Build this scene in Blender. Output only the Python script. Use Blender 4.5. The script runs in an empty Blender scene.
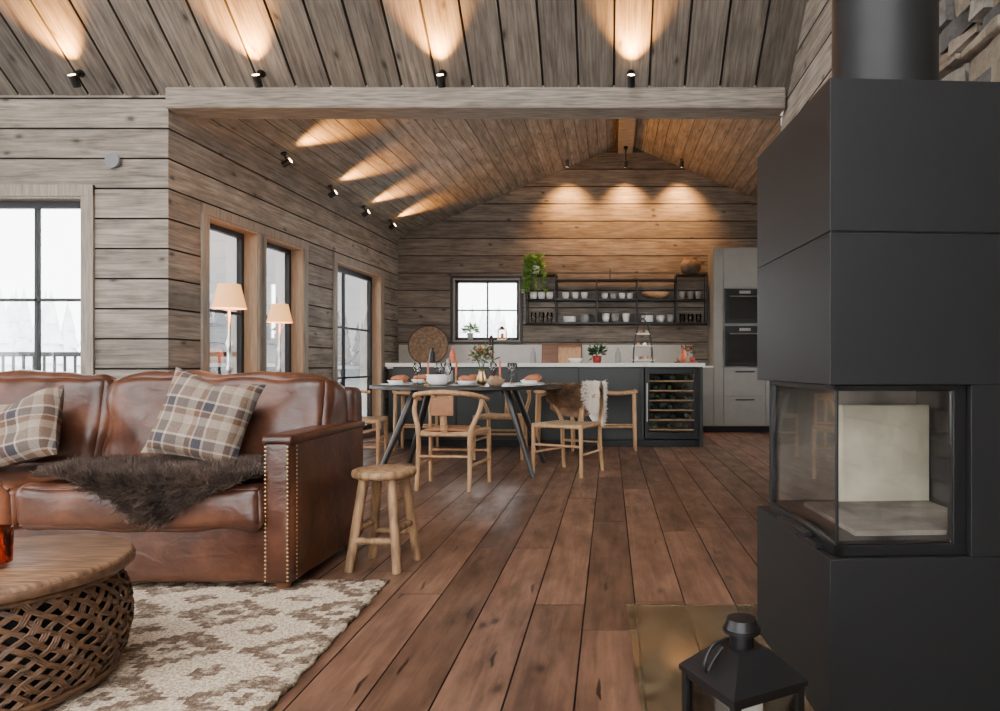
import bpy, math, random
from mathutils import Vector, Matrix, noise
random.seed(7)
R=random.random
def ru(a,b): return a+(b-a)*random.random()
scene=bpy.context.scene

# ---------------------------------------------------------------- materials
def newmat(name):
    m=bpy.data.materials.new(name); m.use_nodes=True
    nt=m.node_tree; b=nt.nodes['Principled BSDF']
    return m,nt,b
def N(nt,t,**k):
    n=nt.nodes.new(t)
    for a,v in k.items(): setattr(n,a,v)
    return n
def mix(nt,fac,a,b,mode='MIX'):
    n=nt.nodes.new('ShaderNodeMixRGB'); n.blend_type=mode
    for s,v in ((0,fac),(1,a),(2,b)):
        if hasattr(v,'is_output') : nt.links.new(v,n.inputs[s])
        elif isinstance(v,(int,float)): n.inputs[s].default_value=v
        else: n.inputs[s].default_value=(v[0],v[1],v[2],1)
    return n.outputs[0]
def math_(nt,op,a,b=None,c=None):
    n=nt.nodes.new('ShaderNodeMath'); n.operation=op
    for i,v in enumerate((a,b,c)):
        if v is None: continue
        if hasattr(v,'is_output'): nt.links.new(v,n.inputs[i])
        else: n.inputs[i].default_value=v
    return n.outputs[0]
def ramp(nt,fac,stops,interp='LINEAR'):
    n=nt.nodes.new('ShaderNodeValToRGB'); n.color_ramp.interpolation=interp
    e=n.color_ramp.elements
    while len(e)<len(stops): e.new(0.5)
    for i,(p,c) in enumerate(stops):
        e[i].position=p; e[i].color=(c[0],c[1],c[2],1) if not isinstance(c,(int,float)) else (c,c,c,1)
    nt.links.new(fac,n.inputs[0]); return n.outputs[0]
def bump(nt,b,h,s=0.3,d=0.01):
    n=nt.nodes.new('ShaderNodeBump'); n.inputs['Strength'].default_value=s; n.inputs['Distance'].default_value=d
    nt.links.new(h,n.inputs['Height']); nt.links.new(n.outputs[0],b.inputs['Normal'])
def M_(name,col,rough=0.5,metal=0.0,var=0.12,nscale=8,bs=0.1,stretch=(1,1,1),spec=None,coat=0,emit=None,es=0):
    m,nt,b=newmat(name)
    tc=N(nt,'ShaderNodeTexCoord'); mp=N(nt,'ShaderNodeMapping'); mp.inputs['Scale'].default_value=stretch
    nt.links.new(tc.outputs['Object'],mp.inputs[0])
    no=N(nt,'ShaderNodeTexNoise'); no.inputs['Scale'].default_value=nscale; no.inputs['Detail'].default_value=6
    nt.links.new(mp.outputs[0],no.inputs['Vector'])
    lo=[c*(1-var) for c in col]; hi=[min(1,c*(1+var)) for c in col]
    nt.links.new(ramp(nt,no.outputs[0],[(0.3,lo),(0.7,hi)]),b.inputs['Base Color'])
    b.inputs['Roughness'].default_value=rough; b.inputs['Metallic'].default_value=metal
    if spec is not None: b.inputs['Specular IOR Level'].default_value=spec
    if coat: b.inputs['Coat Weight'].default_value=coat; b.inputs['Coat Roughness'].default_value=0.15
    if bs: bump(nt,b,no.outputs[0],bs,0.005)
    if emit: b.inputs['Emission Color'].default_value=(*emit,1); b.inputs['Emission Strength'].default_value=es
    return m
def plankmat(name,c1,c2,rough=0.6,tint=0.35,crack=0.0,knot=0.5,grain=26,spec=0.4,blotch=(0.70,1.18),gr=(0.32,0.68)):
    m,nt,b=newmat(name)
    uv=N(nt,'ShaderNodeUVMap'); uv.uv_map='UVMap'
    mp=N(nt,'ShaderNodeMapping'); mp.inputs['Scale'].default_value=(1.0,grain,1); nt.links.new(uv.outputs[0],mp.inputs[0])
    n1=N(nt,'ShaderNodeTexNoise'); n1.inputs['Scale'].default_value=2.2; n1.inputs['Detail'].default_value=9; n1.inputs['Roughness'].default_value=0.68; n1.inputs['Distortion'].default_value=0.6
    nt.links.new(mp.outputs[0],n1.inputs['Vector'])
    col=ramp(nt,n1.outputs[0],[(gr[0],c1),(gr[1],c2)])
    mp2=N(nt,'ShaderNodeMapping'); mp2.inputs['Scale'].default_value=(1.1,3.4,1); nt.links.new(uv.outputs[0],mp2.inputs[0])
    n2=N(nt,'ShaderNodeTexNoise'); n2.inputs['Scale'].default_value=2.4; n2.inputs['Detail'].default_value=7; n2.inputs['Roughness'].default_value=0.6
    nt.links.new(mp2.outputs[0],n2.inputs['Vector'])
    col=mix(nt,1.0,col,ramp(nt,n2.outputs[0],[(0.33,blotch[0]),(0.67,blotch[1])]),'MULTIPLY')
    at=N(nt,'ShaderNodeAttribute'); at.attribute_name='tint'
    col=mix(nt,1.0,col,ramp(nt,at.outputs['Fac'],[(0,1-tint),(1,1+tint*0.6)]),'MULTIPLY')
    nz=N(nt,'ShaderNodeTexNoise'); nz.inputs['Scale'].default_value=7; nz.inputs['Detail'].default_value=5; nt.links.new(uv.outputs[0],nz.inputs['Vector'])
    w=mix(nt,0.05,uv.outputs[0],nz.outputs['Color'],'ADD')
    if knot:
        mp3=N(nt,'ShaderNodeMapping'); mp3.inputs['Scale'].default_value=(1.9,3.6,1); nt.links.new(w,mp3.inputs[0])
        vo=N(nt,'ShaderNodeTexVoronoi'); vo.voronoi_dimensions='2D'; vo.inputs['Scale'].default_value=1.0; nt.links.new(mp3.outputs[0],vo.inputs['Vector'])
        sc=N(nt,'ShaderNodeSeparateXYZ'); nt.links.new(vo.outputs['Color'],sc.inputs[0])
        kf=math_(nt,'MULTIPLY',ramp(nt,vo.outputs['Distance'],[(0.025,knot),(0.06,knot*0.4),(0.11,0.0)]),math_(nt,'GREATER_THAN',sc.outputs[0],0.5))
        col=mix(nt,kf,col,[c*0.3 for c in c1])
    if crack:
        mp4=N(nt,'ShaderNodeMapping'); mp4.inputs['Scale'].default_value=(1.7,17,1); nt.links.new(w,mp4.inputs[0])
        vc=N(nt,'ShaderNodeTexVoronoi'); vc.voronoi_dimensions='2D'; vc.inputs['Scale'].default_value=1.0; nt.links.new(mp4.outputs[0],vc.inputs['Vector'])
        s2=N(nt,'ShaderNodeSeparateXYZ'); nt.links.new(vc.outputs['Color'],s2.inputs[0])
        cf=math_(nt,'MULTIPLY',ramp(nt,vc.outputs['Distance'],[(0.09,crack),(0.13,0.0)]),math_(nt,'GREATER_THAN',s2.outputs[1],0.84))
        col=mix(nt,cf,col,(0.010,0.007,0.006))
    nt.links.new(col,b.inputs['Base Color'])
    rr=ramp(nt,n2.outputs[0],[(0.2,rough*1.35),(0.8,rough*0.75)]); nt.links.new(rr,b.inputs['Roughness'])
    b.inputs['Specular IOR Level'].default_value=spec
    bump(nt,b,n1.outputs[0],0.35,0.003)
    return m
def glassmat(name,tint=(0.92,0.95,0.95),fac=0.06,fr=0.9):
    m=bpy.data.materials.new(name); m.use_nodes=True; nt=m.node_tree; nt.nodes.clear()
    o=N(nt,'ShaderNodeOutputMaterial'); t=N(nt,'ShaderNodeBsdfTransparent'); t.inputs[0].default_value=(*tint,1)
    g=N(nt,'ShaderNodeBsdfGlossy'); g.inputs['Roughness'].default_value=0.02
    lw=N(nt,'ShaderNodeLayerWeight'); lw.inputs[0].default_value=0.25
    f=math_(nt,'MULTIPLY_ADD',lw.outputs['Fresnel'],fr,fac)
    ms=N(nt,'ShaderNodeMixShader'); nt.links.new(f,ms.inputs[0]); nt.links.new(t.outputs[0],ms.inputs[1]); nt.links.new(g.outputs[0],ms.inputs[2])
    nt.links.new(ms.outputs[0],o.inputs[0]); return m

WALL=plankmat('wall_grey_stained_pine',(0.115,0.094,0.073),(0.36,0.305,0.245),0.65,0.24,knot=0.85,grain=18)
CEIL=plankmat('ceiling_grey_stained_pine',(0.065,0.053,0.042),(0.235,0.197,0.157),0.65,0.28,knot=0.9,grain=18)
KCEIL=plankmat('kitchen_ceiling_pine',(0.11,0.090,0.070),(0.32,0.272,0.22),0.6,0.18,knot=0.6,grain=18)
BWALL=plankmat('kitchen_wall_pine',(0.080,0.062,0.047),(0.27,0.216,0.166),0.6,0.26,knot=0.85,grain=18)
FLOOR=plankmat('floor_brown_oak',(0.070,0.033,0.020),(0.205,0.108,0.068),0.36,0.42,crack=0.95,knot=0.9,grain=14,spec=0.5,blotch=(0.55,1.4),gr=(0.28,0.72))
GROOVE=M_('groove_stain',(0.016,0.012,0.009),0.9,bs=0)  # groove shade painted as a dark colour on the plank chamfers
BEAM=M_('beam_wood',(0.20,0.166,0.13),0.65,var=0.5,nscale=5,bs=0.4,stretch=(1,14,14))
TRIM=M_('trim_wood',(0.25,0.207,0.162),0.6,var=0.3,nscale=5,bs=0.2,stretch=(12,12,1))
JAMB=M_('jamb_warm_wood',(0.42,0.26,0.15),0.5,var=0.2,nscale=5,bs=0.2,stretch=(12,12,1))
BLACK=M_('black_metal',(0.006,0.006,0.0065),0.4,0.2,bs=0)
BLACKW=M_('black_window_frame',(0.012,0.013,0.015),0.5,0,bs=0)
STEEL=M_('fireplace_steel',(0.0085,0.0085,0.009),0.5,0.0,var=0.08,nscale=200,bs=0.06,spec=0.36)
CREAM=M_('firebrick',(0.86,0.76,0.58),0.9,var=0.3,nscale=6,bs=0.3)
GBRICK=M_('sooty_firebrick',(0.33,0.30,0.26),0.9,var=0.6,nscale=5,bs=0.3)  # sooty brick; its grey also paints the pale reflection in the side glass
DBRICK=M_('dark_firebox_steel',(0.030,0.029,0.030),0.7,var=0.4,nscale=5,bs=0.1)
GLASS=glassmat('window_glass',(0.97,0.98,0.98),0.0)
FGLASS=glassmat('fire_glass',(0.92,0.91,0.90),0.05,0.5)
CLEAR=glassmat('clear_glass',(0.95,0.96,0.96),0.03)
OAK=M_('light_oak',(0.45,0.255,0.12),0.45,var=0.25,nscale=6,bs=0.1,stretch=(6,6,1))
STOOLW=M_('stool_wood',(0.29,0.165,0.08),0.55,var=0.65,nscale=7,bs=0.2,stretch=(5,5,1))
CORD=M_('paper_cord',(0.45,0.32,0.19),0.8,var=0.3,nscale=60,bs=0.4)
TOPW=M_('coffee_table_top_wood',(0.21,0.115,0.065),0.4,var=0.65,nscale=5,bs=0.1,stretch=(2,16,1))
WICK=M_('dark_rattan',(0.105,0.052,0.026),0.45,var=0.5,nscale=30,bs=0.3)
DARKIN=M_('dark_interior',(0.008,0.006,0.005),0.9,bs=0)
BRASS=M_('brass',(0.55,0.36,0.16),0.3,1.0,bs=0)
SILVER=M_('silver',(0.6,0.58,0.55),0.3,1.0,bs=0)
WHITE=M_('white_ceramic',(0.80,0.78,0.74),0.3,var=0.04,bs=0)
CERB=M_('grey_ceramic',(0.30,0.29,0.27),0.5,var=0.1,bs=0)
GREEN=M_('island_green',(0.012,0.015,0.012),0.45,var=0.1,bs=0)
CABG=M_('cabinet_grey',(0.19,0.175,0.15),0.5,var=0.06,bs=0)
STONET=M_('counter_stone',(0.66,0.63,0.57),0.3,var=0.06,nscale=20,bs=0)
SPLASH=M_('backsplash',(0.42,0.39,0.34),0.3,var=0.05,nscale=12,bs=0)
LEAF=M_('leaf_green',(0.16,0.30,0.05),0.5,var=0.4,nscale=30,bs=0)
LEAFD=M_('leaf_dark',(0.04,0.10,0.03),0.5,var=0.4,nscale=30,bs=0)
REDF=M_('red_flower',(0.35,0.03,0.02),0.6,var=0.3,nscale=30,bs=0)
POT=M_('terracotta_pot',(0.35,0.17,0.10),0.8,bs=0.2)
ROUGHPOT=M_('rough_clay',(0.13,0.085,0.06),0.9,var=0.4,nscale=14,bs=0.5)
TRAY=M_('tray_weave',(0.26,0.17,0.105),0.8,var=0.4,nscale=24,bs=0.4)
TABLEB=M_('table_black',(0.02,0.017,0.015),0.35,bs=0)
WOODD=M_('walnut_board',(0.18,0.075,0.035),0.45,var=0.3,nscale=5,stretch=(1,10,10))
ORG=glassmat('orange_glass',(0.9,0.22,0.05),0.05)
WAX=M_('wax',(0.85,0.82,0.74),0.5,var=0.03,bs=0)
PINK=M_('coral_candle',(0.70,0.16,0.07),0.5,bs=0)
LIN=M_('rust_linen',(0.42,0.15,0.07),0.9,var=0.15,nscale=40)
TANL=M_('tan_leather',(0.34,0.15,0.065),0.5,var=0.15,nscale=20)
SNOW=M_('snow',(0.90,0.91,0.92),0.8,var=0.03,nscale=0.5,bs=0)
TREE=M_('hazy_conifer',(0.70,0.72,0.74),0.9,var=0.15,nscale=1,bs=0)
FURD=M_('brown_fur',(0.10,0.066,0.050),0.75,var=0.65,nscale=12,bs=0)
FURM=M_('mid_brown_fur',(0.22,0.12,0.065),0.8,var=0.4,nscale=14,bs=0)
FURW=M_('cream_fur',(0.85,0.78,0.68),0.8,var=0.12,nscale=14,bs=0)
SHADE=M_('lamp_shade',(0.52,0.30,0.15),0.8,var=0.05,nscale=30,bs=0,emit=(1.0,0.42,0.12),es=1.5)
BULB=M_('bulb',(1,0.8,0.5),0.5,bs=0,emit=(1.0,0.62,0.28),es=30)
GREYP=M_('grey_plastic',(0.16,0.17,0.18),0.5,bs=0)

def leather():
    m,nt,b=newmat('cognac_leather')
    tc=N(nt,'ShaderNodeTexCoord')
    n=N(nt,'ShaderNodeTexNoise'); n.inputs['Scale'].default_value=3.6; n.inputs['Detail'].default_value=8; n.inputs['Roughness'].default_value=0.6; nt.links.new(tc.outputs['Object'],n.inputs['Vector'])
    col=ramp(nt,n.outputs[0],[(0.32,(0.028,0.009,0.0045)),(0.52,(0.085,0.027,0.012)),(0.72,(0.195,0.072,0.034))])
    nt.links.new(col,b.inputs['Base Color'])
    nt.links.new(ramp(nt,n.outputs[0],[(0.3,0.28),(0.7,0.46)]),b.inputs['Roughness'])
    mp=N(nt,'ShaderNodeMapping'); mp.inputs['Scale'].default_value=(1.0,1.0,1.5); nt.links.new(tc.outputs['Object'],mp.inputs[0])
    v=N(nt,'ShaderNodeTexNoise'); v.inputs['Scale'].default_value=11; v.inputs['Detail'].default_value=7; v.inputs['Distortion'].default_value=0.8
    nt.links.new(mp.outputs[0],v.inputs['Vector'])
    bump(nt,b,v.outputs[0],0.32,0.012); b.inputs['Specular IOR Level'].default_value=0.6
    return m
LEATHER=leather()
def plaid():
    m,nt,b=newmat('plaid_wool')
    tc=N(nt,'ShaderNodeTexCoord'); s=N(nt,'ShaderNodeSeparateXYZ'); nt.links.new(tc.outputs['Object'],s.inputs[0])
    cols=[]
    st=[(0,(0.34,0.265,0.20)),(0.22,(0.13,0.066,0.036)),(0.36,(0.36,0.28,0.21)),(0.41,(0.045,0.042,0.05)),(0.62,(0.045,0.042,0.05)),(0.64,(0.45,0.37,0.29)),(0.70,(0.17,0.12,0.09))]
    for o in (s.outputs[0],s.outputs[1]):
        f=math_(nt,'FRACT',math_(nt,'MULTIPLY_ADD',o,6.0,10.3))
        cols.append(ramp(nt,f,st,'CONSTANT'))
    c=mix(nt,0.5,cols[0],cols[1])
    w=N(nt,'ShaderNodeTexNoise'); w.inputs['Scale'].default_value=220; nt.links.new(tc.outputs['Object'],w.inputs['Vector'])
    c=mix(nt,1.0,c,ramp(nt,w.outputs[0],[(0.3,0.75),(0.7,1.15)]),'MULTIPLY')
    nt.links.new(c,b.inputs['Base Color']); b.inputs['Roughness'].default_value=0.95
    bump(nt,b,w.outputs[0],0.4,0.004); return m
PLAID=plaid()
def rugmat():
    m,nt,b=newmat('woven_rug')
    tc=N(nt,'ShaderNodeTexCoord')
    nz=N(nt,'ShaderNodeTexNoise'); nz.inputs['Scale'].default_value=9; nz.inputs['Detail'].default_value=5; nt.links.new(tc.outputs['Object'],nz.inputs['Vector'])
    s=N(nt,'ShaderNodeSeparateXYZ'); nt.links.new(tc.outputs['Object'],s.inputs[0])
    sx=math_(nt,'SNAP',math_(nt,'MULTIPLY_ADD',nz.outputs[0],0.035,s.outputs[0]),0.030)
    sy=math_(nt,'SNAP',math_(nt,'MULTIPLY_ADD',nz.outputs[0],0.035,s.outputs[1]),0.026)
    fx=math_(nt,'ABSOLUTE',math_(nt,'SUBTRACT',math_(nt,'FRACT',math_(nt,'MULTIPLY_ADD',sx,2.4,20.2)),0.5))
    fy=math_(nt,'ABSOLUTE',math_(nt,'SUBTRACT',math_(nt,'FRACT',math_(nt,'MULTIPLY_ADD',sy,3.0,20.35)),0.5))
    d=math_(nt,'ADD',fx,fy)
    k=ramp(nt,d,[(0,1),(0.12,0),(0.24,1),(0.48,0),(0.72,0),(0.84,1)],'CONSTANT')
    nn=N(nt,'ShaderNodeTexNoise'); nn.inputs['Scale'].default_value=26; nn.inputs['Detail'].default_value=8; nn.inputs['Roughness'].default_value=0.8; nt.links.new(tc.outputs['Object'],nn.inputs['Vector'])
    k=math_(nt,'MULTIPLY',k,ramp(nt,nn.outputs[0],[(0.40,0.25),(0.52,0.95)]))
    f2=N(nt,'ShaderNodeTexNoise'); f2.inputs['Scale'].default_value=110; nt.links.new(tc.outputs['Object'],f2.inputs['Vector'])
    base=mix(nt,ramp(nt,f2.outputs[0],[(0.35,0),(0.65,1)]),(0.40,0.30,0.20),(0.76,0.63,0.47))
    c=mix(nt,k,base,(0.115,0.065,0.040))
    nt.links.new(c,b.inputs['Base Color']); b.inputs['Roughness'].default_value=1
    bump(nt,b,f2.outputs[0],0.8,0.012); return m
RUG=rugmat()
def stonemat(i,t):
    m,nt,b=newmat('slate_stone_%d'%i)
    tc=N(nt,'ShaderNodeTexCoord')
    g=N(nt,'ShaderNodeTexNoise'); g.inputs['Scale'].default_value=9; g.inputs['Detail'].default_value=9; g.inputs['Roughness'].default_value=0.7; nt.links.new(tc.outputs['Object'],g.inputs['Vector'])
    nt.links.new(ramp(nt,g.outputs[0],[(0.3,[c*0.35 for c in t]),(0.5,t),(0.7,[c*1.5 for c in t])]),b.inputs['Base Color'])
    b.inputs['Roughness'].default_value=0.85; bump(nt,b,g.outputs[0],0.9,0.03); return m
STONES=[stonemat(i,t) for i,t in enumerate([(0.16,0.145,0.13),(0.27,0.22,0.165),(0.09,0.085,0.08),(0.30,0.265,0.22),(0.20,0.145,0.10)])]
def hearthmat():
    m,nt,b=newmat('hearth_plate_glass')
    nt.nodes.remove(b); o=[n for n in nt.nodes if n.type=='OUTPUT_MATERIAL'][0]
    t=N(nt,'ShaderNodeBsdfTransparent'); t.inputs[0].default_value=(0.90,0.92,0.80,1)
    d=N(nt,'ShaderNodeBsdfPrincipled'); d.inputs['Roughness'].default_value=0.05; d.inputs['Specular IOR Level'].default_value=1.0
    tc=N(nt,'ShaderNodeTexCoord'); n=N(nt,'ShaderNodeTexNoise'); n.inputs['Scale'].default_value=6; n.inputs['Detail'].default_value=9; n.inputs['Roughness'].default_value=0.75; nt.links.new(tc.outputs['Object'],n.inputs['Vector'])
    nt.links.new(ramp(nt,n.outputs[0],[(0.38,(0.035,0.026,0.018)),(0.62,(0.22,0.18,0.11))]),d.inputs['Base Color'])
    ms=N(nt,'ShaderNodeMixShader'); ms.inputs[0].default_value=0.42
    nt.links.new(t.outputs[0],ms.inputs[1]); nt.links.new(d.outputs[0],ms.inputs[2]); nt.links.new(ms.outputs[0],o.inputs[0]); return m
HEARTH=hearthmat()

# ---------------------------------------------------------------- mesh builder
def smooth(pts,n=6,closed=False):
    P=[Vector(p) for p in pts]; out=[]; L=len(P)
    rng=L if closed else L-1
    for i in range(rng):
        if closed: a,b,c,d=P[(i-1)%L],P[i],P[(i+1)%L],P[(i+2)%L]
        else:
            b,c=P[i],P[i+1]; a=P[i-1] if i>0 else b*2-c; d=P[i+2] if i+2<L else c*2-b
        for j in range(n):
            t=j/n
            out.append(0.5*((2*b)+(c-a)*t+(2*a-5*b+4*c-d)*t*t+(3*b-a-3*c+d)*t**3))
    if not closed: out.append(P[-1])
    return out
class MB:
    def __init__(s): s.v=[];s.f=[];s.m=[];s.s=[];s.mats=[]
    def mi(s,m):
        if m not in s.mats: s.mats.append(m)
        return s.mats.index(m)
    def add(s,vs,fs,m,sm=False,M=None):
        o=len(s.v); k=s.mi(m)
        for p in vs:
            p=Vector(p); s.v.append(M@p if M else p)
        for f in fs: s.f.append([i+o for i in f]); s.m.append(k); s.s.append(sm)
    def box(s,x0,x1,y0,y1,z0,z1,m,M=None):
        vs=[(x,y,z) for z in (z0,z1) for y in (y0,y1) for x in (x0,x1)]
        s.add(vs,[(0,2,3,1),(4,5,7,6),(0,1,5,4),(2,6,7,3),(0,4,6,2),(1,3,7,5)],m,False,M)
    def cyl(s,p0,p1,r0,m,r1=None,seg=16,M=None,sm=True):
        if r1 is None: r1=r0
        p0=Vector(p0);p1=Vector(p1); d=(p1-p0).normalized()
        a=d.orthogonal().normalized(); b=d.cross(a)
        vs=[];fs=[]
        for p,r in((p0,r0),(p1,r1)):
            for i in range(seg):
                t=2*math.pi*i/seg; vs.append(p+a*math.cos(t)*r+b*math.sin(t)*r)
        for i in range(seg): j=(i+1)%seg; fs.append((i,j,seg+j,seg+i))
        s.add(vs,fs,m,sm,M)
        s.add(vs,[tuple(range(seg-1,-1,-1)),tuple(range(seg,2*seg))],m,False,M)
    def tube(s,pts,r,m,seg=8,closed=False,M=None):
        P=[Vector(p) for p in pts]; n=len(P); vs=[];fs=[]
        prev=None
        for i,p in enumerate(P):
            if closed: d=(P[(i+1)%n]-P[i-1])
            else: d=P[min(i+1,n-1)]-P[max(i-1,0)]
            d.normalize()
            if prev is None: a=d.orthogonal().normalized()
            else:
                a=prev-d*prev.dot(d); a.normalize()
            prev=a; b=d.cross(a); rr=r(i/(n-1)) if callable(r) else r
            for k in range(seg):
                t=2*math.pi*k/seg; vs.append(p+a*math.cos(t)*rr+b*math.sin(t)*rr)
        for i in range(n if closed else n-1):
            j=(i+1)%n
            for k in range(seg):
                l=(k+1)%seg; fs.append((i*seg+k,i*seg+l,j*seg+l,j*seg+k))
        s.add(vs,fs,m,True,M)
        if not closed: s.add([vs[k] for k in range(seg)]+[vs[(n-1)*seg+k] for k in range(seg)],[tuple(range(seg-1,-1,-1)),tuple(range(seg,2*seg))],m,False,M)
    def lathe(s,prof,c,m,seg=24,M=None,cap=True):
        vs=[];fs=[];c=Vector(c);n=len(prof)
        for r,z in prof:
            for i in range(seg):
                t=2*math.pi*i/seg; vs.append(c+Vector((r*math.cos(t),r*math.sin(t),z)))
        for j in range(n-1):
            for i in range(seg):
                k=(i+1)%seg; fs.append((j*seg+i,j*seg+k,(j+1)*seg+k,(j+1)*seg+i))
        s.add(vs,fs,m,True,M)
        if cap:
            s.add([vs[i] for i in range(seg)]+[vs[(n-1)*seg+i] for i in range(seg)],[tuple(range(seg-1,-1,-1)),tuple(range(seg,2*seg))],m,False,M)
    def sph(s,c,r,m,seg=12,sc=(1,1,1),M=None):
        vs=[];fs=[];rg=max(6,seg//2+1)
        for j in range(rg+1):
            ph=math.pi*j/rg
            for i in range(seg):
                t=2*math.pi*i/seg
                vs.append((c[0]+r*sc[0]*math.sin(ph)*math.cos(t),c[1]+r*sc[1]*math.sin(ph)*math.sin(t),c[2]+r*sc[2]*math.cos(ph)))
        for j in range(rg):
            for i in range(seg):
                k=(i+1)%seg; fs.append((j*seg+i,(j+1)*seg+i,(j+1)*seg+k,j*seg+k))
        s.add(vs,fs,m,True,M)
    def rbox(s,c,size,r,m,n=14,puff=0.0,wr=0.0,M=None,seed=0):
        h=[x/2 for x in size]; c=Vector(c); vs=[];fs=[]
        for ax in range(3):
            for sg in (-1,1):
                o=len(vs); a,b=(ax+1)%3,(ax+2)%3
                for i in range(n+1):
                    for j in range(n+1):
                        u=-math.cos(math.pi*i/n); w=-math.cos(math.pi*j/n)
                        p=[0,0,0]; p[ax]=sg*h[ax]; p[a]=u*h[a]; p[b]=w*h[b]
                        q=[max(-(h[k]-r),min(h[k]-r,p[k])) for k in range(3)]
                        d=Vector([p[k]-q[k] for k in range(3)])
                        if d.length>1e-9: d.normalize()
                        pp=Vector(q)+d*r
                        if puff:
                            bl=(1-u*u)*(1-w*w); pp[ax]+=sg*puff*math.sqrt(max(bl,0))
                        if wr:
                            pp+=d*wr*noise.noise(Vector((pp.x*6+seed,pp.y*6,pp.z*6)))
                        vs.append(c+pp)
                for i in range(n):
                    for j in range(n):
                        q=(o+i*(n+1)+j,o+(i+1)*(n+1)+j,o+(i+1)*(n+1)+j+1,o+i*(n+1)+j+1)
                        fs.append(q if sg>0 else q[::-1])
        s.add(vs,fs,m,True,M)
    def fur(s,fn,n,L,m,w=0.0022,comb=Vector((0,0,-0.6)),rnd=0.55,M=None):
        vs=[];fs=[]
        for _ in range(n):
            p,nn=fn(); d=(nn+comb*R()+Vector((ru(-rnd,rnd),ru(-rnd,rnd),ru(-rnd,rnd)))).normalized()
            l=L*ru(0.6,1.25); sd=d.cross(Vector((ru(-1,1),ru(-1,1),ru(-1,1)))).normalized()*w
            mid=p+d*l*0.55; d2=(d+comb*0.6).normalized(); tip=mid+d2*l*0.5
            o=len(vs); vs+=[p-sd,p+sd,mid+sd*0.8,mid-sd*0.8,tip]; fs+=[(o,o+1,o+2,o+3),(o+3,o+2,o+4)]
        s.add(vs,fs,m,True,M)
    def obj(s,name,bevel=0,weld=False,loc=None,rotz=0,matrix=None):
        me=bpy.data.meshes.new(name)
        if matrix is None:
            xs=[p.x for p in s.v];ys=[p.y for p in s.v];zs=[p.z for p in s.v]
            if loc is None:
                o=Vector(((min(xs)+max(xs))/2,(min(ys)+max(ys))/2,min(zs))); vv=[p-o for p in s.v]; L=o
            else: vv=s.v; L=Vector(loc)
        else: vv=s.v
        me.from_pydata([tuple(p) for p in vv],[],s.f); me.update()
        for m in s.mats: me.materials.append(m)
        me.polygons.foreach_set('material_index',s.m); me.polygons.foreach_set('use_smooth',s.s)
        ob=bpy.data.objects.new(name,me); scene.collection.objects.link(ob)
        if matrix is None: ob.location=L; ob.rotation_euler=(0,0,rotz)
        else: ob.matrix_world=matrix
        if bevel:
            b=ob.modifiers.new('bevel','BEVEL'); b.width=bevel; b.segments=2; b.limit_method='ANGLE'; b.angle_limit=math.radians(50)
        return ob

# ---------------------------------------------------------------- planks
def planks(name,f,nrm,U0,U1,V0,V1,row,mat,openings=(),clip=None,th=0.022,ch=0.007,seg=None,segmin=1.2,backing=True):
    verts=[];faces=[];uvs=[];tints=[];mi=[]
    nrm=Vector(nrm).normalized()
    nrow=int(math.ceil((V1-V0)/row-1e-6))
    def quad(ua,ub,uc,ud,va,vb,ca,cb,ce,ox,oy,t):
        o=len(verts)
        base=[(ua,va),(ub,va),(uc,vb),(ud,vb)]
        e=ch*0.6 if ce else 0
        fr=[(ua+e,va+ca),(ub-e,va+ca),(uc-e,vb-cb),(ud+e,vb-cb)]
        for (u,v) in base: verts.append(f(u,v))
        for (u,v) in fr: verts.append(f(u,v)+nrm*th)
        uvl=[(u+ox,v+oy) for u,v in base+fr]
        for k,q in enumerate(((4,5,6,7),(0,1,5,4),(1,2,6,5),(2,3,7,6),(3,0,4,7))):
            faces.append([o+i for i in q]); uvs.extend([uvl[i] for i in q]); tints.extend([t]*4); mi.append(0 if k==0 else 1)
    for r in range(nrow):
        a=V0+r*row; b=min(a+row,V1)
        cuts=[a,b]
        for (u0,u1,v0,v1) in openings:
            for c in (v0,v1):
                if a+1e-4<c<b-1e-4: cuts.append(c)
        cuts=sorted(cuts)
        segs=[U0,U1]
        if seg:
            segs=[U0]; x=U0+ru(0.3,1.0)*seg
            while x<U1-0.4: segs.append(x); x+=ru(segmin,seg)
            segs.append(U1)
        rid=[(ru(0,50),ru(0,50),R()) for _ in segs]
        for ci in range(len(cuts)-1):
            va,vb=cuts[ci],cuts[ci+1]
            for si in range(len(segs)-1):
                iv=[(segs[si],segs[si+1])]
                for (u0,u1,v0,v1) in openings:
                    if v0<vb-1e-5 and v1>va+1e-5:
                        nv=[]
                        for (p,q) in iv:
                            if u1<=p or u0>=q: nv.append((p,q)); continue
                            if u0>p: nv.append((p,u0))
                            if u1<q: nv.append((u1,q))
                        iv=nv
                for (p,q) in iv:
                    pa,qa,pb,qb=p,q,p,q
                    if clip:
                        l,h=clip(va); pa=max(p,l);qa=min(q,h)
                        l,h=clip(vb); pb=max(p,l);qb=min(q,h)
                        if qa-pa<0.01: continue
                        if qb<pb: pb=qb=(pb+qb)/2
                    ox,oy,t=rid[si]
                    quad(pa,qa,qb,pb,va,vb,ch if va==a else 0,ch if vb==b else 0,bool(seg),ox,oy,t)
    me=bpy.data.meshes.new(name); me.from_pydata([tuple(v) for v in verts],[],faces)
    me.uv_layers.new(name='UVMap'); me.color_attributes.new(name='tint',type='FLOAT_COLOR',domain='CORNER')
    flat=[];fc=[]
    for u in uvs: flat.extend(u)
    for t in tints: fc.extend((t,t,t,1))
    me.uv_layers['UVMap'].data.foreach_set('uv',flat); me.color_attributes['tint'].data.foreach_set('color',fc)
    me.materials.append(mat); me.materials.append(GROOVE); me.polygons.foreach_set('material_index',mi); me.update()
    ob=bpy.data.objects.new(name,me); scene.collection.objects.link(ob); return ob

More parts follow.
